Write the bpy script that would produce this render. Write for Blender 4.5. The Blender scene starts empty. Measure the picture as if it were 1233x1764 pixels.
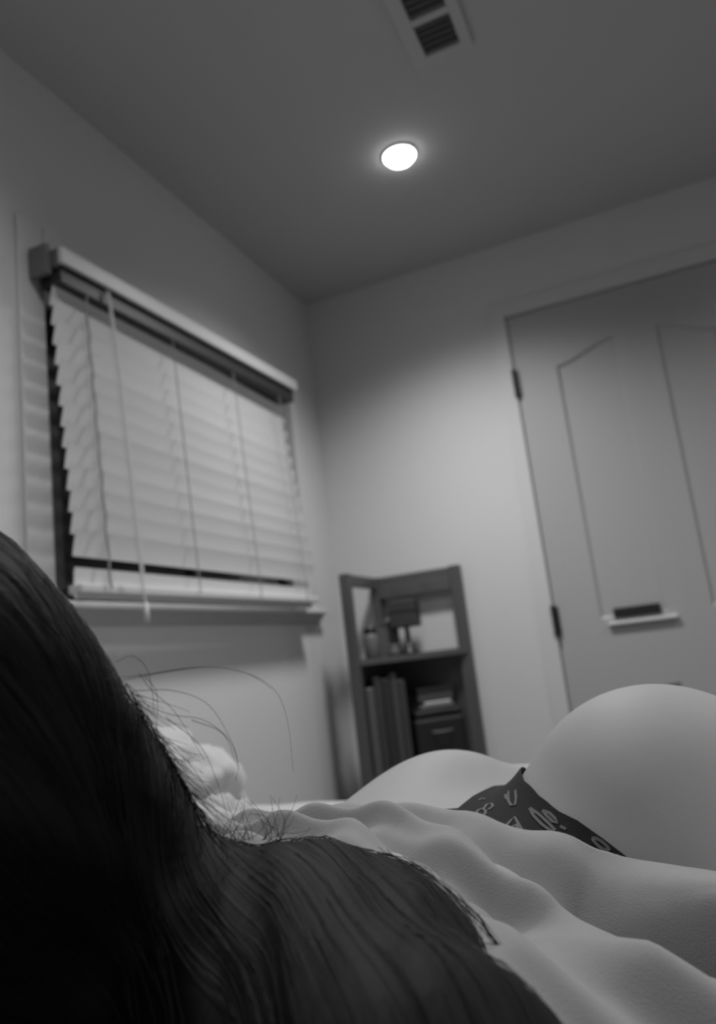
import bpy, bmesh, math, random
import numpy as np
from mathutils import Vector, Matrix, noise
random.seed(7); rng = np.random.default_rng(7)
PI = math.pi
C = bpy.context.scene.collection
S = bpy.context.scene

# ------------------------------------------------------------------ camera
YAW, PITCH, ROLL, FPX = -0.38082647, 0.19202524, -0.11818921, 1300.0
fw = Vector((math.sin(YAW)*math.cos(PITCH), math.cos(YAW)*math.cos(PITCH), math.sin(PITCH)))
rt0 = Vector((math.cos(YAW), -math.sin(YAW), 0)); up0 = rt0.cross(fw)
rt = math.cos(ROLL)*rt0 + math.sin(ROLL)*up0
up = -math.sin(ROLL)*rt0 + math.cos(ROLL)*up0
CAM = Vector((0, 0, 0.8))
cd = bpy.data.cameras.new('camera'); cam = bpy.data.objects.new('camera', cd); C.objects.link(cam)
cam.matrix_world = Matrix(((rt.x, up.x, -fw.x, CAM.x), (rt.y, up.y, -fw.y, CAM.y), (rt.z, up.z, -fw.z, CAM.z), (0, 0, 0, 1)))
cd.sensor_fit = 'HORIZONTAL'; cd.sensor_width = 36; cd.lens = FPX/1233*36; cd.clip_start = 0.02
cd.dof.use_dof = True; cd.dof.focus_distance = 0.52; cd.dof.aperture_fstop = 7.5
S.camera = cam

# ------------------------------------------------------------------ world, lights, exposure
w = bpy.data.worlds.new('night'); S.world = w; w.use_nodes = True
w.node_tree.nodes['Background'].inputs[0].default_value = (.004, .004, .004, 1)
w.node_tree.nodes['Background'].inputs[1].default_value = 1.0
S.view_settings.view_transform = 'Standard'; S.view_settings.look = 'None'
S.view_settings.gamma = 1; S.view_settings.use_curve_mapping = False
S.view_settings.exposure = 0.0
LX, LY, H = -0.55, 2.083, 2.347
def spot(name, loc, power, size, blend, rad):
    l = bpy.data.lights.new(name, 'SPOT'); l.energy = power; l.spot_size = math.radians(size); l.spot_blend = blend
    l.shadow_soft_size = rad; o = bpy.data.objects.new(name, l); C.objects.link(o); o.location = loc; return o
LAMPS = [(LX, LY), (.95, LY), (LX, .72), (.95, .72)]  # first is the visible downlight; the other three are unseen, added for brightness
for (lx_, ly_), pw_ in zip(LAMPS, (92, 36, 44, 42)): spot('downlight_beam', (lx_, ly_, H-0.045), pw_, 141 if pw_ > 90 else 148, 1.0, 0.11)

# ------------------------------------------------------------------ materials
def mat(name, col, rough=0.6, var=0.0, scale=20, bump=0.0, bscale=200, stretch=None, emit=0, metal=0, spec=0.5, sheen=0):
    m = bpy.data.materials.new(name); m.use_nodes = True; nt = m.node_tree; N = nt.nodes; L = nt.links
    b = N['Principled BSDF']; b.inputs['Roughness'].default_value = rough
    b.inputs['Metallic'].default_value = metal; b.inputs['Specular IOR Level'].default_value = spec
    b.inputs['Base Color'].default_value = (col, col, col, 1)
    if sheen: b.inputs['Sheen Weight'].default_value = sheen
    tc = N.new('ShaderNodeTexCoord'); mp = N.new('ShaderNodeMapping'); L.new(tc.outputs['Object'], mp.inputs[0])
    if stretch: mp.inputs['Scale'].default_value = stretch
    if var:
        n = N.new('ShaderNodeTexNoise'); n.inputs['Scale'].default_value = scale; n.inputs['Detail'].default_value = 5
        r = N.new('ShaderNodeMapRange'); r.inputs['To Min'].default_value = col*(1-var); r.inputs['To Max'].default_value = col*(1+var)
        L.new(mp.outputs[0], n.inputs[0]); L.new(n.outputs[0], r.inputs[0]); L.new(r.outputs[0], b.inputs['Base Color'])
    if bump:
        n = N.new('ShaderNodeTexNoise'); n.inputs['Scale'].default_value = bscale; n.inputs['Detail'].default_value = 3
        bp = N.new('ShaderNodeBump'); bp.inputs['Strength'].default_value = bump; bp.inputs['Distance'].default_value = 0.002
        L.new(mp.outputs[0], n.inputs[0]); L.new(n.outputs[0], bp.inputs['Height']); L.new(bp.outputs[0], b.inputs['Normal'])
    if emit:
        b.inputs['Emission Color'].default_value = (1, 1, 1, 1); b.inputs['Emission Strength'].default_value = emit
    return m
M_wall = mat('wall_paint', .56, .8, .03, 3, .25, 260)
M_ceil = mat('ceiling_paint', .42, .9, .03, 3, .2, 200)
M_trim = mat('trim_paint', .60, .45, .02, 6)
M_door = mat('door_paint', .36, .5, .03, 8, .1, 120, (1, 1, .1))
M_floor = mat('floor_carpet', .14, .95, .2, 60, .6, 500)
M_slat = mat('blind_slat', .62, .5, .02, 10)
M_casing = mat('casing_paint', .53, .6, .02, 6)
M_sash = mat('window_sash', .06, .5, .1, 20)
M_under_rail = mat('headrail_shade', .028, .5, .05, 20)  # near-black colour carries the shade under the valance
M_rail = mat('blind_valance', .50, .45, .02, 10)
M_cord = mat('blind_cord', .55, .7, .05, 300)
M_ladder = mat('ladder_cord', .25, .8, .05, 300)
M_wood = mat('dark_wood', .075, .5, .25, 30, .2, 80, (1, 1, .08))
M_metal = mat('dark_metal', .05, .4, .1, 40, metal=.8)
M_book = [mat('book_cover_%s' % n, v, .6, .15, 40) for n, v in (('charcoal', .035), ('black', .02), ('slate', .055), ('ash', .08))]
M_paper = mat('paper', .5, .8, .05, 200)
M_black = mat('black_plastic', .012, .35, .1, 50)
M_grey = mat('grey_plastic', .12, .5, .1, 50)
M_vent = mat('vent_enamel', .42, .6, .03, 20)
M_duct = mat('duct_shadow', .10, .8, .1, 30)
M_sheet = mat('white_cotton_sheet', .46, .9, .04, 30, .4, 500, sheen=.2)
M_mattress = mat('mattress_ticking', .6, .9, .04, 30, .3, 400)
M_skin = mat('skin', .36, .6, .04, 14, .04, 700, spec=.25)
M_shirt = mat('tshirt_cotton', .29, .9, .05, 90, .25, 900, sheen=.2)
M_under = mat('patterned_cotton', .005, .9, .2, 200, .3, 800)
M_print = mat('pale_print', .11, .8, .15, 200)
M_hair = mat('dark_hair', .0055, .62, .4, 60, .35, 160, (1, .3, .3), spec=.16)
M_strand = mat('hair_strand', .012, .5, .3, 60, spec=.25)
M_glass = mat('window_glass', .8, .15, spec=.08); M_glass.node_tree.nodes['Principled BSDF'].inputs['Transmission Weight'].default_value = 1
M_lens = mat('lamp_lens', .8, .4, emit=14.0)

# ------------------------------------------------------------------ helpers
def link(name, me, m, parent=None, smooth=False):
    o = bpy.data.objects.new(name, me); C.objects.link(o)
    if m: me.materials.append(m)
    if parent: o.parent = parent
    if smooth:
        for p in me.polygons: p.use_smooth = True
    return o
def box(bm, x0, x1, y0, y1, z0, z1, bev=0.0, mtx=None):
    r = bmesh.ops.create_cube(bm, size=1)
    vs = r['verts']
    for v in vs: v.co = Vector(((x0+x1)/2+v.co.x*(x1-x0), (y0+y1)/2+v.co.y*(y1-y0), (z0+z1)/2+v.co.z*(z1-z0)))
    if bev:
        es = list({e for v in vs for e in v.link_edges})
        r2 = bmesh.ops.bevel(bm, geom=es, offset=bev, segments=2, profile=.5, affect='EDGES')
        vs = list({v for f in r2['faces'] for v in f.verts} | {v for v in vs if v.is_valid})
    if mtx:
        for v in vs: v.co = mtx @ v.co
def done(name, bm, m, parent=None, smooth=False):
    bmesh.ops.recalc_face_normals(bm, faces=bm.faces)
    me = bpy.data.meshes.new(name); bm.to_mesh(me); bm.free(); return link(name, me, m, parent, smooth)
def boxes(name, lst, m, parent=None, bev=0.0, mtx=None):
    bm = bmesh.new()
    for b in lst: box(bm, *b, bev=bev, mtx=mtx)
    return done(name, bm, m, parent)
def cyl(bm, a, b, r0, r1=None, seg=12):
    a = Vector(a); b = Vector(b); r1 = r0 if r1 is None else r1
    d = (b-a); q = d.to_track_quat('Z', 'Y').to_matrix().to_4x4()
    bmesh.ops.create_cone(bm, cap_ends=True, segments=seg, radius1=r0, radius2=r1, depth=d.length, matrix=Matrix.Translation((a+b)/2) @ q)
def lathe(bm, cx, cy, prof, seg=32):
    rings = [[bm.verts.new((cx+r*math.cos(2*PI*i/seg), cy+r*math.sin(2*PI*i/seg), z)) for i in range(seg)] for r, z in prof]
    for a, b in zip(rings, rings[1:]):
        for i in range(seg): bm.faces.new((a[i], a[(i+1) % seg], b[(i+1) % seg], b[i]))
    bm.faces.new(rings[0]); bm.faces.new(rings[-1])
def struct(o): o['kind'] = 'structure'; return o
def thing(name, label, cat, loc, group=None):
    o = bpy.data.objects.new(name, None); C.objects.link(o); o.location = loc; o['label'] = label; o['category'] = cat
    if group: o['group'] = group
    return o
def tag(o, label, cat, group=None):
    o['label'] = label; o['category'] = cat
    if group: o['group'] = group
    return o
def under(o, parent):      # keep world position while parenting
    o.parent = parent; o.matrix_parent_inverse = Matrix.Translation(-Vector(parent.location)); return o
def tube(name, polys, r, m, parent=None, cyc=False):
    cu = bpy.data.curves.new(name, 'CURVE'); cu.dimensions = '3D'; cu.bevel_depth = r; cu.bevel_resolution = 1; cu.use_fill_caps = True
    for P in polys:
        s = cu.splines.new('POLY'); s.points.add(len(P)-1); s.use_cyclic_u = cyc
        for q, p in zip(s.points, P): q.co = (p[0], p[1], p[2], 1)
    o = bpy.data.objects.new(name, cu); 
    me = bpy.data.meshes.new_from_object(o); me.name = name
    bpy.data.objects.remove(o); bpy.data.curves.remove(cu)
    me.materials.clear()
    return link(name, me, m, parent, True)

# ------------------------------------------------------------------ room shell
WX, BY = -1.26, 2.82      # window wall plane, back wall plane
RX, FY = 1.75, -1.3
WY0, WY1, WZ0, WZ1 = 1.285, 2.535, 1.0, 1.86   # window opening
struct(boxes('floor', [(WX-.15, RX+.15, FY-.15, BY+.15, -.1, 0)], M_floor))
struct(boxes('ceiling', [(WX-.15, RX+.15, FY-.15, BY+.15, H, H+.1)], M_ceil))
struct(boxes('wall_left', [(WX-.14, WX, FY-.15, WY0, 0, H), (WX-.14, WX, WY1, BY+.15, 0, H), (WX-.14, WX, WY0, WY1, 0, WZ0), (WX-.14, WX, WY0, WY1, WZ1, H)], M_wall))
DX0, DX1, DZ = -.412, .43, 2.035     # door leaf extents
struct(boxes('wall_back', [(WX-.0, DX0-.004, BY, BY+.14, 0, H), (DX1+.004, RX, BY, BY+.14, 0, H), (DX0-.004, DX1+.004, BY, BY+.14, DZ+.006, H)], M_wall))
struct(boxes('wall_right', [(RX, RX+.14, FY-.15, BY+.15, 0, H)], M_wall))
struct(boxes('wall_front', [(WX, RX, FY-.14, FY, 0, H)], M_wall))
struct(boxes('baseboard_left', [(WX, WX+.014, FY, BY, 0, .09)], M_trim))
struct(boxes('baseboard_back', [(WX+.014, DX0-.062, BY-.014, BY, 0, .09), (DX1+.062, RX, BY-.014, BY, 0, .09)], M_trim))

# door: leaf with four arched sunk panels, hinges, casing
door = struct(thing('door_1', 'x', 'x', (DX0, BY, 0))); del door['label']; del door['category']
def arch(x0, x1, z0, zl, zr, n=14):
    """outline of a door panel whose top swings up from zl to zr"""
    pts = [(x0, z0), (x1, z0)]
    for i in range(n+1):
        t = 1-i/n; s = t*t*(3-2*t) if abs(zr-zl) > 1e-6 else 0
        pts.append((x0+(x1-x0)*t, zl+(zr-zl)*s))
    return pts
leafF = BY+.006       # leaf front plane (slightly inside the wall face)
pan = [(-.258, -.035, .84, 1.80, 1.862), (.106, .30, .84, 1.862, 1.80), (-.258, -.035, .16, .56, .60), (.106, .30, .16, .60, .56)]
bm = bmesh.new()
box(bm, DX0, DX1, leafF+.012, leafF+.036, .008, DZ)                       # core
# raised stiles and rails around each panel, cut as a thin face layer with true sunk mouldings
def ringface(bm, A, ya, B, yb):
    va = [bm.verts.new((x, ya, z)) for x, z in A]; vb = [bm.verts.new((x, yb, z)) for x, z in B]
    n = len(A)
    for i in range(n): bm.faces.new((va[i], va[(i+1) % n], vb[(i+1) % n], vb[i]))
    return va, vb
def inset(P, d):
    cx = sum(p[0] for p in P)/len(P); n = len(P); out = []
    for i in range(n):
        a = Vector(P[i-1]); b = Vector(P[i]); c = Vector(P[(i+1) % n])
        e1 = (b-a).normalized(); e2 = (c-b).normalized()
        n1 = Vector((-e1.y, e1.x)); n2 = Vector((-e2.y, e2.x)); m_ = (n1+n2); m_ /= max(.3, m_.dot(n1)) 
        out.append(tuple(b+m_*d))
    return out
leaf = done('leaf', bm, M_door); under(leaf, door)
bm = bmesh.new()
outer = bm.verts.new((DX0, leafF, .008)), bm.verts.new((DX1, leafF, .008)), bm.verts.new((DX1, leafF, DZ)), bm.verts.new((DX0, leafF, DZ))
edges = [bm.edges.new((outer[i], outer[(i+1) % 4])) for i in range(4)]
for p in pan:
    P = arch(*p); vs = [bm.verts.new((x, leafF, z)) for x, z in P]
    edges += [bm.edges.new((vs[i], vs[(i+1) % len(vs)])) for i in range(len(vs))]
bmesh.ops.triangle_fill(bm, use_beauty=True, edges=edges)
def inP(x, z, P):
    c = False; n = len(P)
    for i in range(n):
        (x1, z1), (x2, z2) = P[i], P[i-1]
        if (z1 > z) != (z2 > z) and x < (x2-x1)*(z-z1)/(z2-z1)+x1: c = not c
    return c
bad = [f for f in bm.faces if any(inP(f.calc_center_median().x, f.calc_center_median().z, arch(*p)) for p in pan)]
bmesh.ops.delete(bm, geom=bad, context='FACES_ONLY')
r = bmesh.ops.extrude_face_region(bm, geom=list(bm.faces))
for v in r['geom']:
    if isinstance(v, bmesh.types.BMVert): v.co.y += .012
fr = done('stile_frame', bm, M_door); under(fr, door)
for p in pan:
    bm = bmesh.new(); P = arch(*p); P2 = inset(P, .010)
    A = [bm.verts.new((x, leafF, z)) for x, z in P]; B_ = [bm.verts.new((x, leafF+.010, z)) for x, z in P2]
    n = len(P)
    for i in range(n): bm.faces.new((A[i], A[(i+1) % n], B_[(i+1) % n], B_[i]))
    bmesh.ops.triangle_fill(bm, use_beauty=True, edges=[bm.edges.get((B_[i], B_[(i+1) % n])) for i in range(n)])
    o = done('door_panel', bm, M_door); under(o, door)
for z in (1.765, .855, .28):
    bm = bmesh.new(); cyl(bm, (DX0-.004, BY-.008, z-.055), (DX0-.004, BY-.008, z+.055), .009)
    box(bm, DX0-.002, DX0+.012, BY-.004, BY+.007, z-.05, z+.05)
    o = done('hinge', bm, M_metal); under(o, door)
bm = bmesh.new(); box(bm, -.235, -.005, BY-.012, BY+.006, .814, .827, .003)
o = done('ledge', bm, M_trim); under(o, door); o['label'] = 'pale narrow ledge across the door'
bm = bmesh.new(); box(bm, -.212, -.055, BY-.006, BY+.007, .838, .872, .002)  # thin dark plate just above the ledge
o = done('dark_plate', bm, M_metal); under(o, door); o['label'] = 'dark plate above the pale ledge'
bm = bmesh.new(); cyl(bm, (.375, BY+.006, .98), (.375, BY-.03, .98), .012); bmesh.ops.create_uvsphere(bm, u_segments=16, v_segments=10, radius=.028, matrix=Matrix.Translation((.375, BY-.045, .98)))
o = done('knob', bm, M_metal, smooth=True); under(o, door)
struct(boxes('trim_1', [(DX0-.062, DX0-.006, BY-.007, BY, 0, DZ+.065), (DX1+.006, DX1+.062, BY-.007, BY, 0, DZ+.065), (DX0-.006, DX1+.006, BY-.007, BY, DZ+.008, DZ+.065)], M_casing))
struct(boxes('trim_2', [(DX0-.004, DX1+.004, BY+.045, BY+.06, 0, DZ+.006)], M_wall))   # door stop behind the leaf

# window: casing, sash, glass, stool
win = struct(thing('window_1', 'x', 'x', (WX, WY0, WZ0))); del win['label']; del win['category']
o = boxes('window_casing', [(WX, WX+.012, WY0-.078, WY0-.002, WZ0-.03, WZ1+.055), (WX, WX+.016, WY1+.002, WY1+.06, WZ0-.03, WZ1+.055), (WX, WX+.016, WY0-.002, WY1+.002, WZ1-.002, WZ1+.055)], M_casing, bev=.003); under(o, win)
o = boxes('window_frame', [(WX-.09, WX-.05, WY0, WY0+.09, WZ0, WZ1), (WX-.09, WX-.05, WY1-.04, WY1, WZ0, WZ1), (WX-.09, WX-.05, WY0, WY1, WZ0, WZ0+.04), (WX-.09, WX-.05, WY0, WY1, WZ1-.04, WZ1), (WX-.085, WX-.055, 1.91, 1.95, WZ0, WZ1)], M_sash); under(o, win)
for a, b in ((WY0+.09, 1.91), (1.95, WY1-.04)):
    o = boxes('pane', [(WX-.075, WX-.070, a, b, WZ0+.04, WZ1-.04)], M_glass); under(o, win)
o = boxes('window_sill', [(WX-.05, WX+.042, WY0-.09, WY1+.075, .985, 1.0)], M_trim, bev=.003); under(o, win)
bm = bmesh.new(); ya, yb = WY0-.085, WY1+.062      # cove added under the sill, raked back to form the dark shadow band
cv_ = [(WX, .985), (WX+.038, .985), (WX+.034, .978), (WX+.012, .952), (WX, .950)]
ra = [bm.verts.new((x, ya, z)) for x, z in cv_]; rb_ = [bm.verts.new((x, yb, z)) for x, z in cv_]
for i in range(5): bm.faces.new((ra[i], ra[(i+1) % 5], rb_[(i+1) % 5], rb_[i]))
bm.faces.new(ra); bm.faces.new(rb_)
o = done('shadow_cove', bm, M_door); under(o, win)

# blind -----------------------------------------------------------------------------
BY0, BY1 = 1.262, 2.425
blind = thing('venetian_blind', 'pale wide-slat venetian blind closed over the window, with valance and cords', 'blind', (WX, BY0, 1.0))
def ztop(y): return 1.782+(y-BY0)*.026        # the valance hangs a touch lower at the near end
def zdrop(y): return 0
TL = math.atan(.026)
Rm = Matrix.Translation((0, BY0, 0)) @ Matrix.Rotation(TL, 4, 'X') @ Matrix.Translation((0, -BY0, 0))
Lb = BY1-BY0
tz = 1.768
def tilted(name, lst, m, bev=0):
    mt = Matrix.Translation((0, BY0, tz)) @ Matrix.Rotation(TL, 4, 'X')
    o = boxes(name, lst, m, bev=bev, mtx=mt); return under(o, blind)
tilted('valance', [(-1.172, -1.160, -.012, Lb+.012, .012, .052), (WX+.017, -1.172, Lb+.002, Lb+.012, .012, .052)], M_rail, .002)
tilted('shaded_return', [(WX+.017, -1.172, -.012, -.002, .008, .052)], M_grey, .002)  # near return of the valance, its shade put into the grey colour
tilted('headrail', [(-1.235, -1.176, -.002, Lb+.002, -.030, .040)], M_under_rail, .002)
bm = bmesh.new(); mt = Matrix.Translation((0, BY0, tz)) @ Matrix.Rotation(TL, 4, 'X')
box(bm, WX+.017, -1.19, -.030, -.014, -.012, .062, .002, mt); o = done('bracket', bm, M_grey); under(o, blind)
def slat_mesh(w, t, curve=.0025, L=Lb):
    bm = bmesh.new(); n = 6; rows = []
    for y in (0, L):
        top = [bm.verts.new((0, 0, 0)) for _ in range(0)]
        r = []
        for i in range(n+1):
            s = -w/2+w*i/n; c = curve*(1-(2*s/w)**2); r.append((s, c+t/2))
        for i in range(n, -1, -1):
            s = -w/2+w*i/n; c = curve*(1-(2*s/w)**2); r.append((s, c-t/2))
        rows.append([bm.verts.new((s, y, c)) for s, c in r])
    k = len(rows[0])
    for i in range(k): bm.faces.new((rows[0][i], rows[0][(i+1) % k], rows[1][(i+1) % k], rows[1][i]))
    bm.faces.new(rows[0]); bm.faces.new(rows[1][::-1])
    bmesh.ops.recalc_face_normals(bm, faces=bm.faces)
    me = bpy.data.meshes.new('slat'); bm.to_mesh(me); bm.free(); me.materials.append(M_slat); return me
sm = slat_mesh(.060, .0025, .0012)
NS = 13
def bx(z): return -1.208+(1.76-z)/.70*.030     # the hanging blind is pushed out by the sill
def put_slat(z, ang, roll=0, me=sm, y=None):
    o = bpy.data.objects.new('slat', me); C.objects.link(o)
    # local x axis points into the room; positive ang drops the room edge
    o.parent = blind; o.location = (bx(z)-WX, (y if y is not None else BY0)-BY0, z-1.0)
    o.rotation_euler = (roll, math.radians(ang), 0); return o
for i in range(NS):
    f = i/(NS-1); z = 1.722-f*(1.722-1.122)
    ang = -74-2*f
    roll = TL*(1-f)-.004*f+random.uniform(-.0012, .0012)
    put_slat(z, ang+random.uniform(-1.5, 1.5), roll, y=BY0+.010*f+random.uniform(-.001, .001))
for k in range(3): put_slat(1.036-.004*k, -84-3*k, .010)
mt = Matrix.Translation((0, BY0, 1.008)) @ Matrix.Rotation(.004, 4, 'X')
o = boxes('bottom_rail', [(bx(1.0)-.020, bx(1.0)+.018, 0, Lb, 0, .020)], M_rail, bev=.004, mtx=mt); under(o, blind)
for y in (1.345, 1.690, 2.01, 2.32):
    for off, nm in ((.027, 'ladder_cord'),):
        P = [(bx(z)+off, y+(.003*math.sin(z*70) if y < 1.4 else 0), z) for z in np.linspace(1.775, 1.02, 40)]
        o = tube(nm, [P], .0016 if y > 1.4 else .0024, M_ladder); under(o, blind)
P = [(-1.165, 1.405, 1.775), (-1.150, 1.41, 1.6), (-1.135, 1.415, 1.3), (-1.125, 1.42, 1.05), (-1.12, 1.424, .98)]
o = tube('lift_cord', [P, [(a, b+.008, c) for a, b, c in P[:-1]]], .0022, M_cord); under(o, blind)
bm = bmesh.new(); cyl(bm, (-1.12, 1.424, .985), (-1.12, 1.424, .94), .004, .008); o = done('tassel', bm, M_cord, smooth=True); under(o, blind)

# ------------------------------------------------------------------ downlight and vent
lamp = thing('ceiling_downlight', 'small round lit downlight set in the ceiling near the far corner', 'ceiling light', (LX, LY, H), 'ceiling downlights')
bm = bmesh.new(); lathe(bm, 0, 0, [(.045, -.001), (.048, -.0075), (.053, -.006), (.056, 0)], 40); o = done('bezel', bm, M_trim, lamp, True)
bm = bmesh.new(); lathe(bm, 0, 0, [(.001, -.034), (.020, -.031), (.038, -.022), (.049, -.010), (.051, -.004)], 40); o = done('lens', bm, M_lens, lamp, True)
LL = {1: 'unseen downlight added in the ceiling over the door side of the room', 2: 'unseen downlight added in the ceiling over the bed', 3: 'unseen downlight added in the ceiling behind the bed on the right'}
for i, (x_, y_) in enumerate(LAMPS[1:], 1):
    c = lamp.copy(); C.objects.link(c); c.location = (x_, y_, H); c['label'] = LL[i]
    for ch in list(lamp.children): q = ch.copy(); C.objects.link(q); q.parent = c
vent = thing('ceiling_vent', 'square-holed white air vent in the ceiling above the downlight', 'vent', (-.30, 1.55, H))
fx0, fx1, fy0, fy1 = -.385, -.225, 1.25, 1.762
holes = [(-.348, -.254, 1.627-.128*k, 1.733-.128*k) for k in range(4)]
L_ = [(fx0, holes[0][0], fy0, fy1, H-.012, H), (holes[0][1], fx1, fy0, fy1, H-.012, H), (holes[0][0], holes[0][1], holes[0][3], fy1, H-.012, H)]
for k in range(3): L_.append((holes[0][0], holes[0][1], holes[k+1][3], holes[k][2], H-.012, H))
L_.append((holes[0][0], holes[0][1], fy0, holes[3][2], H-.012, H))
o = boxes('face_frame', L_, M_vent, bev=.0015); under(o, vent)
for h in holes:
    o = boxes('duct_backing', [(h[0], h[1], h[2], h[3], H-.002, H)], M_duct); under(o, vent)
    for j in range(5):
        yy = h[2]+.012+j*.0205
        mt = Matrix.Translation((0, yy, H-.006)) @ Matrix.Rotation(math.radians(35), 4, 'X')
        o = boxes('louvre', [(h[0], h[1], -.006, .006, -.0006, .0006)], M_duct, mtx=mt); under(o, vent)

# ------------------------------------------------------------------ corner shelf
SX, SY = -1.082, 2.805        # inner corner post centre
NX, NY = -1.082, 2.50         # near-left post
QX, QY = -.752, 2.790         # right post
ST = 1.108
shelf = thing('corner_shelf', 'dark wooden corner shelf unit between the window wall and the door', 'shelf', (SX, SY, 0))
pw = .018
def part(name, lst, m, par, bev=0.0, mtx=None): o = boxes(name, lst, m, bev=bev, mtx=mtx); return under(o, par)
part('post', [(NX-pw, NX+pw, NY-pw, NY+pw, 0, ST)], M_wood, shelf, .003)
part('post', [(SX-pw, SX+pw, SY-pw-.006, SY+pw-.006, 0, ST)], M_wood, shelf, .003)
part('post', [(QX-pw-.004, QX+pw+.004, QY-pw, QY+pw-.002, 0, ST)], M_wood, shelf, .003)
part('side_rail', [(NX-.010, NX+.010, NY+pw, SY-pw-.006, ST-.045, ST-.002)], M_wood, shelf, .002)
part('back_rail', [(SX+pw, QX-pw-.004, SY-.016, SY+.004, ST-.045, ST-.002)], M_wood, shelf, .002)
part('back_rail', [(SX+pw, QX-pw-.004, SY-.030, SY-.014, ST-.088, ST-.040)], M_wood, shelf, .002)
def tri_shelf(z, t=.022):
    bm = bmesh.new(); P = [(NX, NY-.012), (QX+.012, QY-.02), (QX+.012, SY+.006), (SX, SY+.006)]
    lo = [bm.verts.new((x, y, z-t)) for x, y in P]; hi = [bm.verts.new((x, y, z)) for x, y in P]
    bm.faces.new(lo[::-1]); bm.faces.new(hi)
    for i in range(4): bm.faces.new((lo[i], lo[(i+1) % 4], hi[(i+1) % 4], hi[i]))
    o = done('shelf_board', bm, M_wood); under(o, shelf)
for z in (.800, .395, .08): tri_shelf(z)
part('back_panel', [(SX+pw, QX-pw-.004, SY+.002, SY+.010, .08, .80)], M_wood, shelf)
part('side_panel', [(NX-.006, NX-.001, NY+pw, SY-pw-.006, .08, .80)], M_wood, shelf)

def lean(ang, x, y, z, rz=0): return Matrix.Translation((x, y, z)) @ Matrix.Rotation(rz, 4, 'Z') @ Matrix.Rotation(ang, 4, 'Y')
# books standing along the left side of the lower compartment (world placed, spines towards the room)
dvec = Vector((QX-NX, QY-NY, 0)).normalized(); rzb = math.atan2(dvec.y, dvec.x)
# (offset along the front, thickness, height, depth, material, label)
bk = [(.035, .030, .30, .10, 3, 'ash grey book at the left end of the shelf row'), (.068, .026, .335, .13, 0, 'tall charcoal book second from the left post'),
      (.097, .034, .325, .15, 1, 'thick black book in the middle of the row'), (.133, .022, .34, .16, 2, 'slim slate grey book beside the thick black one'),
      (.157, .028, .315, .16, 0, 'charcoal book at the right end beside the black case')]
for s, th, h, dp, mi, lab in bk:
    p = Vector((NX, NY, 0))+dvec*s
    b = thing('book', lab, 'book', (p.x, p.y, .395), 'books in the lower compartment of the corner shelf'); b.rotation_euler.z = rzb
    boxes('cover', [(0, th, .012, .012+dp, 0, h), ], M_book[mi], b, .002)
    boxes('pages', [(.003, th-.003, .016, .013+dp, h-.001, h+.001)], M_paper, b)
p = Vector((NX, NY, 0))+dvec*.205
t = thing('black_case', 'black case with a handle beside the books on the corner shelf', 'case', (p.x, p.y, .395)); t.rotation_euler.z = rzb
boxes('case_body', [(0, .20, .012, .10, 0, .17)], M_black, t, .012)
boxes('case_lid', [(.004, .196, .014, .098, .171, .20)], M_black, t, .010)
tube('handle', [[(.06+.08*i/10, .005-.018*math.sin(PI*i/10), .12) for i in range(11)]], .004, M_grey, t)
t = thing('folded_cloth', 'small grey folded cloth lying on the black case', 'cloth', (p.x, p.y, .595)); t.rotation_euler.z = rzb
boxes('fold', [(.03, .17, .02, .09, 0, .014)], M_grey, t, .006); boxes('fold', [(.05, .16, .024, .088, .014, .026)], M_paper, t, .005)
t = thing('storage_box', 'dark storage box standing on top of the folded cloth on the shelf', 'box', (p.x, p.y, .6215)); t.rotation_euler.z = rzb
boxes('box_body', [(.03, .17, .025, .085, 0, .035)], M_book[2], t, .002); boxes('lid', [(.026, .174, .021, .089, .035, .047)], M_black, t, .002)
# top board: small lamp, jar, tin
lx, ly = -.945, 2.712
t = thing('table_lamp', 'small dark lamp with a boxy shade on the top board', 'lamp', (lx, ly, .80))
bm = bmesh.new(); lathe(bm, 0, 0, [(.032, 0), (.032, .008), (.012, .016), (.009, .08), (.009, .11)], 20); done('base', bm, M_metal, t, True)
boxes('lamp_shade', [(-.055, .05, -.035, .035, .098, .20)], M_book[0], t, .006)
boxes('shade_trim', [(-.056, .051, -.036, .036, .155, .160)], M_black, t)
t = thing('storage_jar', 'dull glass jar with a dark lid beside the near shelf post', 'jar', (-1.045, 2.585, .80))
bm = bmesh.new(); lathe(bm, 0, 0, [(.024, 0), (.027, .004), (.027, .075), (.022, .088)], 20); done('jar_body', bm, M_grey, t, True)
bm = bmesh.new(); lathe(bm, 0, 0, [(.024, .0885), (.024, .105), (.021, .108)], 20); done('lid', bm, M_metal, t, True)
t = thing('picture_frame', 'small upright dark picture frame behind the jar in the shelf corner', 'picture frame', (-1.02, 2.70, .80)); t.rotation_euler.z = math.radians(38)
boxes('frame', [(-.045, .045, 0, .012, 0, .012), (-.045, .045, 0, .012, .118, .13), (-.045, -.033, 0, .012, .012, .118), (.033, .045, 0, .012, .012, .118)], M_wood, t)
boxes('picture', [(-.033, .033, .004, .010, .012, .118)], M_book[3], t)
t = thing('tin', 'low round tin in front of the small lamp on the shelf', 'tin', (-.985, 2.655, .80))
bm = bmesh.new(); lathe(bm, 0, 0, [(.02, 0), (.021, .002), (.021, .030)], 20); done('tin_body', bm, M_book[3], t, True)
bm = bmesh.new(); lathe(bm, 0, 0, [(.022, .0305), (.022, .038), (.019, .040)], 20); done('lid', bm, M_grey, t, True)

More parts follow.
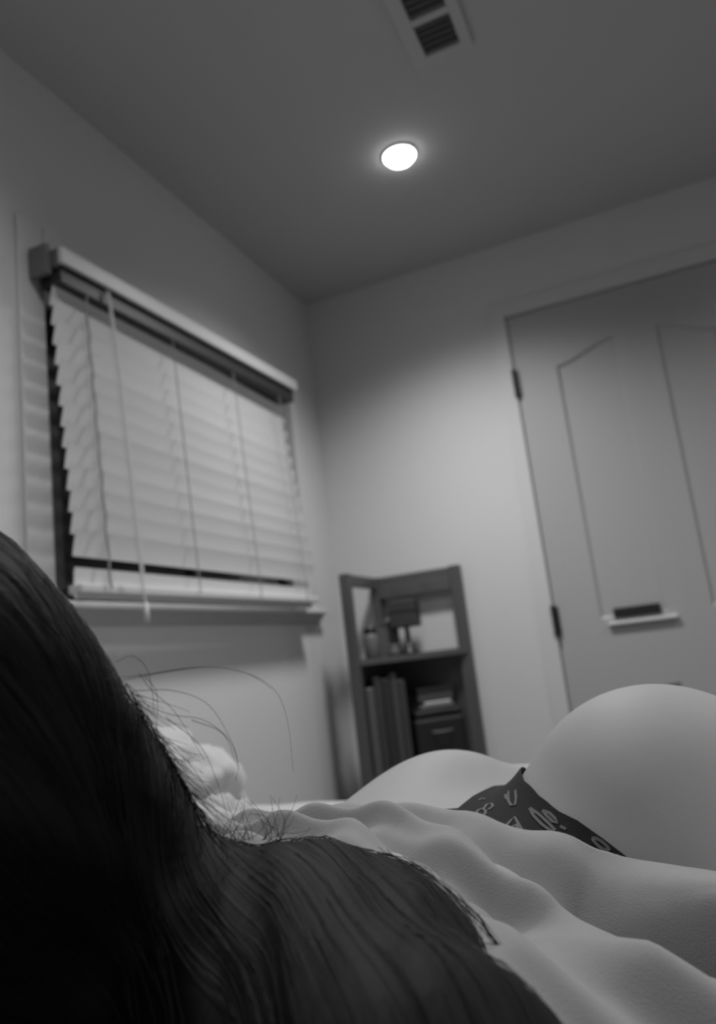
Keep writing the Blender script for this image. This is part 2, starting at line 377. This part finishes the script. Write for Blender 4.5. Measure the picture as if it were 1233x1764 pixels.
# ------------------------------------------------------------------ implicit surfaces (numpy surface nets)
def net(f, lo, hi, h):
    xs = [np.arange(lo[i], hi[i]+h, h, dtype=np.float32) for i in range(3)]
    X, Y, Z = np.meshgrid(*xs, indexing='ij'); F = f(X, Y, Z).astype(np.float32)
    s = F < 0; nx, ny, nz = F.shape
    c = s[:-1, :-1, :-1].astype(np.int8)
    for d in [(0, 0, 1), (0, 1, 0), (0, 1, 1), (1, 0, 0), (1, 0, 1), (1, 1, 0), (1, 1, 1)]:
        c = c+s[d[0]:nx-1+d[0], d[1]:ny-1+d[1], d[2]:nz-1+d[2]]
    act = np.argwhere((c > 0) & (c < 8))
    idx = -np.ones((nx-1, ny-1, nz-1), np.int64); idx[act[:, 0], act[:, 1], act[:, 2]] = np.arange(len(act))
    acc = np.zeros((len(act), 3)); cnt = np.zeros(len(act))
    for ax in range(3):
        o1, o2 = [a for a in range(3) if a != ax]
        for a in (0, 1):
            for b in (0, 1):
                p = act.copy(); p[:, o1] += a; p[:, o2] += b; q = p.copy(); q[:, ax] += 1
                fa = F[p[:, 0], p[:, 1], p[:, 2]]; fb = F[q[:, 0], q[:, 1], q[:, 2]]
                m = (fa < 0) != (fb < 0); t = np.where(m, fa/np.where(m, fa-fb, 1), 0)
                pt = p.astype(float); pt[:, ax] += t
                acc[m] += pt[m]; cnt[m] += 1
    V = acc/cnt[:, None]*h+np.array([x[0] for x in xs])
    quads = []
    for ax in range(3):
        o1, o2 = [(1, 2), (2, 0), (0, 1)][ax]
        sl = [slice(1, -1)]*3; sl[ax] = slice(0, -1); sl2 = list(sl); sl2[ax] = slice(1, None)
        A = s[tuple(sl)]; B = s[tuple(sl2)]; E = np.argwhere(A != B)
        if not len(E): continue
        base = E.copy(); base[:, o1] += 1; base[:, o2] += 1
        def ix(d1, d2):
            p = base.copy(); p[:, o1] += d1; p[:, o2] += d2; return idx[p[:, 0], p[:, 1], p[:, 2]]
        Q = np.stack([ix(-1, -1), ix(0, -1), ix(0, 0), ix(-1, 0)], 1)
        ins = A[E[:, 0], E[:, 1], E[:, 2]]
        Q[~ins] = Q[~ins][:, ::-1]; quads.append(Q)
    return V, np.concatenate(quads)
def mesh_from(name, V, Q, m, parent=None):
    me = bpy.data.meshes.new(name); me.from_pydata(V.tolist(), [], Q.tolist()); me.update()
    o = link(name, me, m, None, True)
    if parent is not None: under(o, parent)
    return o
def smin(a, b, k): h = np.clip(.5+.5*(b-a)/k, 0, 1); return b*(1-h)+a*h-k*h*(1-h)
def capsule(P, a, b, r0, r1):
    a = np.array(a); b = np.array(b); d = b-a; L2 = (d**2).sum()
    t = np.clip(((P[0]-a[0])*d[0]+(P[1]-a[1])*d[1]+(P[2]-a[2])*d[2])/L2, 0, 1)
    return np.sqrt((P[0]-a[0]-t*d[0])**2+(P[1]-a[1]-t*d[1])**2+(P[2]-a[2]-t*d[2])**2)-(r0+(r1-r0)*t)
def ellip(P, c, ax, r):        # ax: 3x3 rows = local axes
    q = [(P[0]-c[0])*a[0]+(P[1]-c[1])*a[1]+(P[2]-c[2])*a[2] for a in ax]
    k0 = np.sqrt(sum((q[i]/r[i])**2 for i in range(3))); k1 = np.sqrt(sum((q[i]/r[i]**2)**2 for i in range(3)))
    return k0*(k0-1)/np.maximum(k1, 1e-6)
# body frame: u towards the head, v towards the near side, z up
O = np.array([-.16, .80, 0.]); U = np.array([-.366, -.9306, 0]); Vv = np.array([.9306, -.366, 0]); Zz = np.array([0, 0, 1.])
def B(u, v, z): return O+U*u+Vv*v+Zz*z
AX = np.array([Vv, U, Zz])
def tiltax(deg):     # roll about u
    c, s = math.cos(math.radians(deg)), math.sin(math.radians(deg)); return np.array([Vv*c+Zz*s, U, -Vv*s+Zz*c])
MT = .49             # mattress top
def torso(P):
    d = ellip(P, B(.055, -.076, .574), tiltax(8), (.086, .151, .124))
    d = smin(d, ellip(P, B(.032, .141, .607), tiltax(4), (.131, .126, .143)), .022)
    d = smin(d, ellip(P, B(.02, .0, .555), AX, (.17, .14, .075)), .05)
    d = smin(d, ellip(P, B(.208, -.017, .582), AX, (.172, .19, .0875)), .06)
    d = smin(d, ellip(P, B(.045, .215, .560), tiltax(-14), (.10, .13, .098)), .05)
    d = smin(d, ellip(P, B(.40, .01, .580), AX, (.185, .17, .100)), .07)
    return d
def body_sdf(X, Y, Z):
    P = (X, Y, Z); d = torso(P)
    # shoulders, neck, head
    d = smin(d, capsule(P, B(.47, -.15, .585), B(.47, .15, .585), .062, .062), .05)
    d = smin(d, capsule(P, B(.50, -.01, .60), HEAD-np.array([0, 0, .02]), .058, .052), .03)
    d = smin(d, ellip(P, HEAD, AX, (.078, .108, .088)), .02)
    # legs
    for s, hz in ((-1, .575), (1, .59)):
        d = smin(d, capsule(P, B(-.06, .115*s+.015, hz), B(-.47, .10*s+.02, .545), .088, .056), .03)
        d = smin(d, capsule(P, B(-.47, .10*s+.02, .545), B(-.62, .10*s+.02, .543), .055, .052), .02)
        d = smin(d, capsule(P, B(-.62, .10*s+.02, .543), B(-.84, .10*s+.02, .523), .052, .034), .02)
        d = smin(d, capsule(P, B(-.84, .10*s+.02, .520), B(-.93, .13*s+.02, .512), .032, .020), .015)
    # arms
    for (a, b, c, hv) in ((B(.47, -.17, .57), B(.50, -.38, .535), B(.68, -.30, .525), (0.05, .085)), (B(.47, .17, .575), B(.21, .275, .555), B(.33, .46, .530), (.06, .05))):
        d = smin(d, capsule(P, a, b, .050, .040), .03); d = smin(d, capsule(P, b, c, .040, .027), .015)
        h_ = hv[0]*Vv+hv[1]*U; h_ = h_/np.linalg.norm(h_); sd = np.cross(h_, Zz)
        pc = c+h_*.05; d = smin(d, ellip(P, pc, np.array([sd, h_, Zz]), (.040, .052, .017)), .012)
        for k, (o_, L) in enumerate(((-.030, .062), (-.010, .074), (.011, .068), (.030, .052))):
            a0 = pc+h_*.035+sd*o_; a1 = a0+h_*L*.55+Zz*.004+sd*o_*.15; a2 = a1+h_*L*.45-Zz*.010+sd*o_*.05
            d = smin(d, capsule(P, a0, a1, .0092, .0086), .003); d = smin(d, capsule(P, a1, a2, .0086, .0075), .003)
        a0 = pc-sd*.03-h_*.02; d = smin(d, capsule(P, a0, a0-sd*.03+h_*.035, .011, .0095), .005)
        d = smin(d, capsule(P, a0-sd*.03+h_*.035, a0-sd*.035+h_*.065, .0095, .0085), .003)
    # face turned to the far side: brow, nose, lips, chin, ears
    F_ = -Vv*.93-Zz*.25; F_ = F_/np.linalg.norm(F_)
    for du, fo, r in ((.005, .083, .012), (-.012, .094, .011), (-.042, .080, .012), (-.072, .070, .018)):
        d = smin(d, np.sqrt(sum((P[i]-(HEAD+U*du+F_*fo)[i])**2 for i in range(3)))-r, .015)
    for s in (-1, 1):
        e = np.cross(F_, U)*s; c = HEAD+e*.088; d = smin(d, ellip(P, c, np.array([F_, U, e]), (.018, .03, .010)), .006)
    return np.maximum(d, MT+.003-Z)*1.0
HEAD = np.array([-.375, .226, .756])

person = thing('person', 'person with long dark hair lying face down in light T-shirt and patterned dark underwear', 'person', (O[0], O[1], MT))
bV, bQ = net(body_sdf, (-.78, -.25-.0, .47), (.42, 1.80, .86), .0065)
mesh_from('body', bV, bQ, M_skin, person)

# T-shirt: torso and shoulders swollen, folds running across the back
def uv(P): 
    dx, dy = P[0]-O[0], P[1]-O[1]; return dx*U[0]+dy*U[1], dx*Vv[0]+dy*Vv[1]
def hem(v):
    return np.interp(v, [-.3, -.12, -.057, -.047, -.014, .011, .034, .053, .081, .106, .134, .157, .174, .193, .211, .34],
                     [.28, .262, .245, .232, .222, .208, .196, .190, .190, .184, .175, .170, .169, .172, .176, .19])
def folds(u, v, Z):
    e = np.maximum(u-hem(v), 0); ph = e*(1-1.5*np.clip(v, -.1, .3))+.006*np.sin(v*16+1)
    f = .0090*np.cos(2*PI*(ph-.010)/.058)*np.exp(-np.maximum(ph-.10, 0)*2)
    f += .0022*np.cos(2*PI*(ph+.22*v)/.027+1.3)*np.clip(ph*12, 0, 1)
    f += .0030*np.sin(2*PI*(u*.9-v*2.1)/.13)
    return f*np.clip((Z-.51)*14, 0, 1)*np.clip(.35+e*14, 0, 1)
def shirt_sdf(P):
    u, v = uv(P)
    d = torso(P); d = smin(d, capsule(P, B(.47, -.16, .585), B(.47, .16, .585), .066, .066), .05)
    d = smin(d, capsule(P, B(.47, .17, .575), B(.22, .270, .560), .060, .052), .07); d = smin(d, ellip(P, B(.155, .27, .553), AX, (.075, .085, .072)), .05)
    d = smin(d, capsule(P, B(.47, -.17, .57), B(.49, -.27, .55), .060, .055), .03)
    return d-.009-folds(u, v, P[2])
def sheet_mesh(name, V, n, m_, mat_, thick):
    """grid of n x m_ points -> cloth with a real thickness"""
    F = []
    for i in range(n-1):
        for j in range(m_-1): a = i*m_+j; F.append((a, a+1, a+m_+1, a+m_))
    o = mesh_from(name, V, np.array(F), mat_, person)
    md = o.modifiers.new('thickness', 'SOLIDIFY'); md.thickness = thick; md.offset = -1; return o
# polar sheet round the body axis
nth, nu = 260, 190
th = np.linspace(-2.05, 2.05, nth)[:, None]*np.ones((1, nu)); sU = np.linspace(0, 1, nu)[None, :]*np.ones((nth, 1))
cv, cz = .03, .545
def along(rho, u, th): 
    v = cv+rho*np.sin(th); z = cz+rho*np.cos(th); return O[0]+U[0]*u+Vv[0]*v, O[1]+U[1]*u+Vv[1]*v, z
rho = np.full(th.shape, .05)
for it in range(80):
    vv = cv+rho*np.sin(th); h0 = hem(vv); uu = h0+(.485-h0)*sU
    P = along(rho, uu, th); sdv = shirt_sdf(P); rho = np.clip(rho-sdv*.5, .02, .40)
wv = np.clip((cv+rho*np.sin(th)-.15)/.06, 0, 1)
for it in range(220):          # cloth bridges the hollow beside the arm instead of dipping into it
    q = np.pad(rho, 1, mode='edge'); bl = (q[:-2, 1:-1]+q[2:, 1:-1]+q[1:-1, :-2]+q[1:-1, 2:])/4
    rho = rho+wv*np.maximum(bl-rho, 0)
ee = np.maximum(uu-h0, 0)      # soft folds running on over that stretch
rho = rho+wv*.0055*np.cos(2*PI*(ee*.75+.10*vv)/.040+.8)*np.clip(ee*40, 0, 1)
vv = cv+rho*np.sin(th); h0 = hem(vv); uu = h0+(.485-h0)*sU
P = along(rho, uu, th); Pz = np.maximum(P[2], MT+.006)
sV = np.stack([P[0], P[1], Pz], -1).reshape(-1, 3)
shirt = sheet_mesh('t_shirt', sV, nth, nu, M_shirt, .0022)

# underwear: strip in plan between its two cut edges, laid on the skin
nu_, nv_ = 70, 60
us = np.linspace(.035, .225, nu_)[:, None]*np.ones((1, nv_)); ss = np.linspace(0, 1, nv_)[None, :]*np.ones((nu_, 1))
gl = np.interp(us, [.035, .05, .073, .123, .165, .20, .245], [.006, .0, -.003, .009, .024, .0, -.10])
gr_ = np.interp(us, [.035, .08, .10, .121, .142, .153, .158, .162, .18, .245], [.016, .036, .048, .064, .090, .111, .140, .178, .22, .235])
vs_ = gl+(gr_-gl)*ss; us = np.minimum(us, hem(vs_)+.012)
zz = np.full(us.shape, .80)
for it in range(160):
    P = (O[0]+U[0]*us+Vv[0]*vs_, O[1]+U[1]*us+Vv[1]*vs_, zz); zz = np.maximum(zz-(torso(P)-.0028)*.45, .50)
uV = np.stack([P[0], P[1], zz], -1).reshape(-1, 3)
undw = sheet_mesh('underwear', uV, nu_, nv_, M_under, .0015); undw['label'] = 'dark underwear printed with pale looping marks'
from mathutils.bvhtree import BVHTree
ubvh = BVHTree.FromPolygons([Vector(v) for v in uV], [tuple(p.vertices) for p in undw.data.polygons])
def ray_dir(px, py): return (fw+rt*((px-616.5)/FPX)-up*((py-882)/FPX)).normalized()
def ell_(cx, cy, a, b, rot, a0=0, a1=360, n=18):
    r = math.radians(rot); return [(cx+a*math.cos(t)*math.cos(r)-b*math.sin(t)*math.sin(r), cy+a*math.cos(t)*math.sin(r)+b*math.sin(t)*math.cos(r)) for t in [math.radians(a0+(a1-a0)*i/n) for i in range(n+1)]]
marks = [ell_(829, 1404, 8, 6, -20), [(833, 1398), (840, 1389), (848, 1388), (850, 1393), (842, 1399)], [(826, 1383), (829, 1379), (836, 1381)],
         [(872, 1372), (874, 1379), (880, 1381)], [(878, 1366), (877, 1382), (882, 1391), (889, 1390), (891, 1378), (890, 1364)],
         [(868, 1431), (878, 1420), (887, 1411), (894, 1424), (902, 1439)], [(884, 1428), (889, 1424), (893, 1432)],
         [(914, 1395), (920, 1408), (934, 1423), (952, 1436), (957, 1433), (945, 1420), (930, 1406), (914, 1395)],
         [(936, 1399), (948, 1403), (958, 1413), (961, 1421), (953, 1418), (943, 1408), (936, 1399)], [(966, 1426), (976, 1431)],
         ell_(1036, 1456, 17, 5, 38), [(1062, 1474), (1074, 1483)]]
def flat_ribbon(polys, wd):
    Vs, Fs = [], []
    for pl in polys:
        H_ = []
        for x, y in pl:
            loc, nor, i, d = ubvh.ray_cast(CAM, ray_dir(x, y))
            if loc is not None:
                if nor.dot(ray_dir(x, y)) > 0: nor = -nor
                H_.append((loc, nor))
        if len(H_) < 2: continue
        b0 = len(Vs)
        for i, (p_, n_) in enumerate(H_):
            t_ = (H_[min(i+1, len(H_)-1)][0]-H_[max(i-1, 0)][0]).normalized(); s_ = t_.cross(n_).normalized()*wd
            Vs += [tuple(p_+n_*.0022-s_), tuple(p_+n_*.0022+s_)]
        for i in range(len(H_)-1): Fs.append((b0+2*i, b0+2*i+1, b0+2*i+3, b0+2*i+2))
    return Vs, Fs
mv, mf = flat_ribbon(marks, .0012)
me = bpy.data.meshes.new('print'); me.from_pydata(mv, [], mf); me.update(); pr = link('printed_marks', me, M_print); pr.parent = undw
pr['label'] = 'pale looping printed marks'

# ------------------------------------------------------------------ hair
HN = [(-.365, .2339, .7943, .1098), (-.3376, .317, .7211, .0827), (-.2935, .3481, .6677, .0525), (-.2108, .3689, .6004, .107), (-.1301, .2956, .6112, .0677), (-.08, .22, .575, .055)]
def hair_sdf0(P):
    d = ellip(P, (-.3752, .2258, .7708), AX, (.108, .140, .112))
    for a, b in zip(HN, HN[1:]): d = smin(d, capsule(P, a[:3], b[:3], a[3], b[3]), .03)
    return d
def hdisp(P):
    a = P[0]*.75+P[1]*.35+P[2]*.55; b = P[1]*.8-P[0]*.3-P[2]*.1
    return .0016*np.sin(a*120+3*np.sin(b*9))+.0007*np.sin(a*290+2*np.sin(b*17)+1)+.0022*np.sin(b*38+a*16)
def hair_sdf(X, Y, Z):
    P = (X, Y, Z); return np.maximum(hair_sdf0(P)-hdisp(P), MT+.004-Z)
hV, hQ = net(hair_sdf, (-.53, .02, .48), (.03, .52, .93), .0042)
hair = mesh_from('hair', hV, hQ, M_hair, person); hair['label'] = 'long dark hair falling over the shoulder'
def sd(p): return hair_sdf0((p[:, 0], p[:, 1], p[:, 2]))-hdisp((p[:, 0], p[:, 1], p[:, 2]))
def grad(p):
    e = 1e-3; g = np.stack([sd(p+np.eye(3)[i]*e)-sd(p-np.eye(3)[i]*e) for i in range(3)], 1)
    return g/np.maximum(np.linalg.norm(g, axis=1), 1e-6)[:, None]
NSt = 1500; pick = rng.integers(0, len(hV), NSt); p = hV[pick].copy(); paths = [p.copy()]
vel = np.zeros_like(p)
for k in range(16):
    g = grad(p)
    # head hair runs down towards the nape, then over the shoulder to the near side
    t = np.clip((p[:, 1]-.22)/.14, 0, 1)[:, None]
    want = (1-t)*np.array([.15, .62, -.75])+t*np.array([.70, -.45, -.45])
    near = (p[:, 0] > -.2)[:, None]; want = np.where(near, np.array([.62, -.72, -.35]), want)
    want = want-(want*g).sum(1)[:, None]*g; want /= np.maximum(np.linalg.norm(want, axis=1), 1e-6)[:, None]
    vel = .6*vel+.4*want if k else want
    p = p+vel*.010; p = p-grad(p)*sd(p)[:, None]+grad(p)*(.0006+.0012*rng.random(len(p)))[:, None]
    paths.append(p.copy())
paths = np.stack(paths, 1)
def strands(name, polys, r, parent, m=M_strand):
    """three-sided thin ribbons, one mesh"""
    Vs, Fs = [], []
    for P in polys:
        P = np.asarray(P); n = len(P); T = np.gradient(P, axis=0); T /= np.maximum(np.linalg.norm(T, axis=1), 1e-9)[:, None]
        A = np.cross(T, [0.31, .2, .93]); A /= np.maximum(np.linalg.norm(A, axis=1), 1e-9)[:, None]; Bn = np.cross(T, A)
        b0 = len(Vs); rr = (r*np.linspace(1, .4, n))[:, None]
        R = [P+A*rr, P-A*rr*.5+Bn*rr*.87, P-A*rr*.5-Bn*rr*.87]
        for i in range(n): Vs += [R[0][i], R[1][i], R[2][i]]
        for i in range(n-1):
            a = b0+3*i
            for j in range(3): Fs.append((a+j, a+(j+1) % 3, a+3+(j+1) % 3, a+3+j))
    me = bpy.data.meshes.new(name); me.from_pydata([tuple(v) for v in Vs], [], Fs); me.update()
    o = link(name, me, m, None, True); o.parent = hair; o['kind'] = 'stuff'; return o
hair_children_off = Vector(person.location)
o = strands('hair_strands', paths, .00028, hair)
# flyaway hairs: leave the near side of the head and the nape, curling over the gap above the pillow
fly = []
def ray(px, py, t):
    d = fw+rt*((px-616.5)/FPX)-up*((py-882)/FPX); q = CAM+d*t; return np.array(q)
def spline(K, n=18):
    K = np.array(K); m = len(K)-1; out = []
    Kp = np.vstack([2*K[0]-K[1], K, 2*K[-1]-K[-2]])
    for i in range(n+1):
        s = i/n*m; j = min(int(s), m-1); f = s-j; a, b, c, d = Kp[j:j+4]
        out.append(.5*((2*b)+(-a+c)*f+(2*a-5*b+4*c-d)*f*f+(-a+3*b-3*c+d)*f**3))
    return np.array(out)
hk = [[(180, 1170, .36), (250, 1162, .37), (340, 1149, .38), (410, 1155, .39), (470, 1185, .40), (495, 1240, .41), (505, 1330, .42)],
      [(195, 1175, .36), (300, 1155, .37), (370, 1149, .38), (430, 1162, .39), (468, 1187, .40)],
      [(200, 1140, .36), (228, 1130, .37), (252, 1150, .38), (262, 1190, .38), (266, 1230, .38), (272, 1262, .39)],
      [(240, 1160, .37), (262, 1190, .38), (300, 1225, .39), (335, 1280, .40), (352, 1310, .41)],
      [(250, 1165, .37), (270, 1195, .38), (270, 1260, .38)],
      [(230, 1190, .37), (300, 1190, .38), (360, 1215, .39), (400, 1280, .40), (412, 1325, .41)],
      [(225, 1200, .37), (290, 1230, .38), (350, 1240, .39), (395, 1275, .40), (410, 1320, .41), (405, 1345, .41)],
      [(285, 1235, .38), (345, 1285, .39), (375, 1350, .40), (395, 1420, .40)],
      [(330, 1240, .38), (385, 1265, .39), (408, 1320, .40)],
      [(280, 1270, .38), (330, 1320, .39), (365, 1380, .40), (380, 1430, .40)]]
for K in hk: fly.append(spline([ray(*q) for q in K]))
for k in range(150):
    t0 = rng.random(); sx, sy = 225+140*t0, 1190+240*t0
    L = 30+95*rng.random(); a = math.radians(60+rng.normal(0, 22)); bend = rng.normal(0, .5); d0 = .355+.02*rng.random()
    K = []; x, y = sx-10, sy-15
    for i in range(5):
        K.append(ray(x, y, d0+.006*i)); x += L/4*math.cos(a); y += L/4*math.sin(a); a += bend/4
    fly.append(spline(K, 10))
for k in range(34):     # fuzz over the shoulder edge
    sx = 370+120*rng.random(); K = []; x, y = sx, 1448; a = math.radians(-75+rng.normal(0, 35)); L = 25+60*rng.random()
    for i in range(4): K.append(ray(x, y, .41+.004*i)); x += L/3*math.cos(a); y += L/3*math.sin(a); a += rng.normal(0, .35)
    fly.append(spline(K, 8))
for k in range(26):     # loose hairs along the shoulder where hair meets the shirt
    t0 = rng.random(); K = []; s = t0*.7
    for i in range(5):
        q = s+.09*i; x = 622+340*q; y = 1462+40*q+300*q*q+rng.normal(0, 2); off = 14*(rng.random()-.2)
        K.append(ray(x+off*.7, y-off*.7, .425-.09*min(q, 1.05)))
    fly.append(spline(K, 10))
strands('flyaway_hairs', fly, .00021, hair)

# ------------------------------------------------------------------ bed
bed = thing('bed', 'low bed made with a plain pale sheet', 'bed', (-.36, .6, 0))
part('bed_frame', [(-1.16, .46, -.50, 1.66, .16, .24)], M_wood, bed, .006)
for x in (-1.12, .40):
    for y in (-.46, 1.60): part('leg', [(x, x+.05, y, y+.05, 0, .16)], M_wood, bed, .004)
part('mattress', [(-1.17, .47, -.51, 1.67, .24, .470)], M_mattress, bed, .03)
bm = bmesh.new(); NXs, NYs = 110, 140; g = []
for i in range(NXs+1):
    row = []
    for j in range(NYs+1):
        x = -1.185+1.67*i/NXs; y = -.525+2.21*j/NYs
        ex = min(i, NXs-i)/NXs*1.67; ey = min(j, NYs-j)/NYs*2.21; e = min(ex, ey)
        z = MT-.002+.004*noise.noise(Vector((x*9, y*7, 1)))
        if e < .035: z -= .05*(1-math.sqrt(max(0, 1-((.035-e)/.035)**2)))
        body = np.hypot((x-O[0])*.9, (y-.6)*.5)
        z += .012*max(0, noise.noise(Vector((x*5+3, y*14, 4))))*(1 if y > 1.15 and e > .04 else .0)
        row.append(bm.verts.new((x, y, z)))
    g.append(row)
for i in range(NXs):
    for j in range(NYs): bm.faces.new((g[i][j], g[i+1][j], g[i+1][j+1], g[i][j+1]))
# skirt of the sheet down the sides
loop = [g[i][0] for i in range(NXs+1)]+[g[NXs][j] for j in range(1, NYs+1)]+[g[i][NYs] for i in range(NXs-1, -1, -1)]+[g[0][j] for j in range(NYs-1, 0, -1)]
low = [bm.verts.new((v.co.x, v.co.y, .25)) for v in loop]
for i in range(len(loop)): bm.faces.new((loop[i], loop[(i+1) % len(loop)], low[(i+1) % len(loop)], low[i]))
o = done('fitted_sheet', bm, M_sheet, None, True); under(o, bed)

def crumple(name, label, cat, c, r, seed, amp, sub=5, freq=9, sup=2.4):
    bm = bmesh.new(); bmesh.ops.create_icosphere(bm, subdivisions=sub, radius=1)
    for v in bm.verts:
        n = v.co.normalized(); q = Vector(n)
        rr = (abs(n.x)**sup+abs(n.y)**sup+abs(n.z)**sup)**(-1/sup)
        k = 1-abs(noise.noise(q*freq*.33+Vector((seed, 0, 0))))*2
        k2 = 1-abs(noise.noise(q*freq*.8+Vector((0, seed, 0))))*2
        k3 = 1-abs(noise.noise(q*freq*1.9+Vector((0, 0, seed))))*2
        rr *= 1+amp*(k-.5)+amp*.5*(k2-.5)+amp*.30*(k3-.5)
        v.co = Vector((n.x*r[0], n.y*r[1], n.z*r[2]))*rr
        v.co.z = max(v.co.z, -c[2]+MT+.003)
    o = done(name, bm, M_sheet, None, True); o.location = c; return tag(o, label, cat)
crumple('crumpled_blanket', 'rumpled white blanket heaped behind the hair against the window side', 'blanket', (-.925, 1.08, .565), (.185, .21, .158), 3.1, .15, 5, 6, 2.2)
crumple('small_pillow', 'small white crumpled pillow beside the heaped blanket', 'pillow', (-.578, .845, .555), (.044, .075, .092), 8.7, .13, 5, 5, 2.6)
pil = crumple('pillow', 'white pillow under the head with long dark hair', 'pillow', (-.50, .13, .550), (.26, .19, .075), 5.0, .05, 5, 5, 3.5)
for v in pil.data.vertices:          # pressed in by the head and the hair
    for _ in range(40):
        q = (np.array([v.co.x-.50]), np.array([v.co.y+.13]), np.array([v.co.z+.550]))
        if min(float(body_sdf(*q)[0]), float(hair_sdf0(q)[0])) > .010 or v.co.z+.550 < MT+.006: break
        v.co.z -= .006
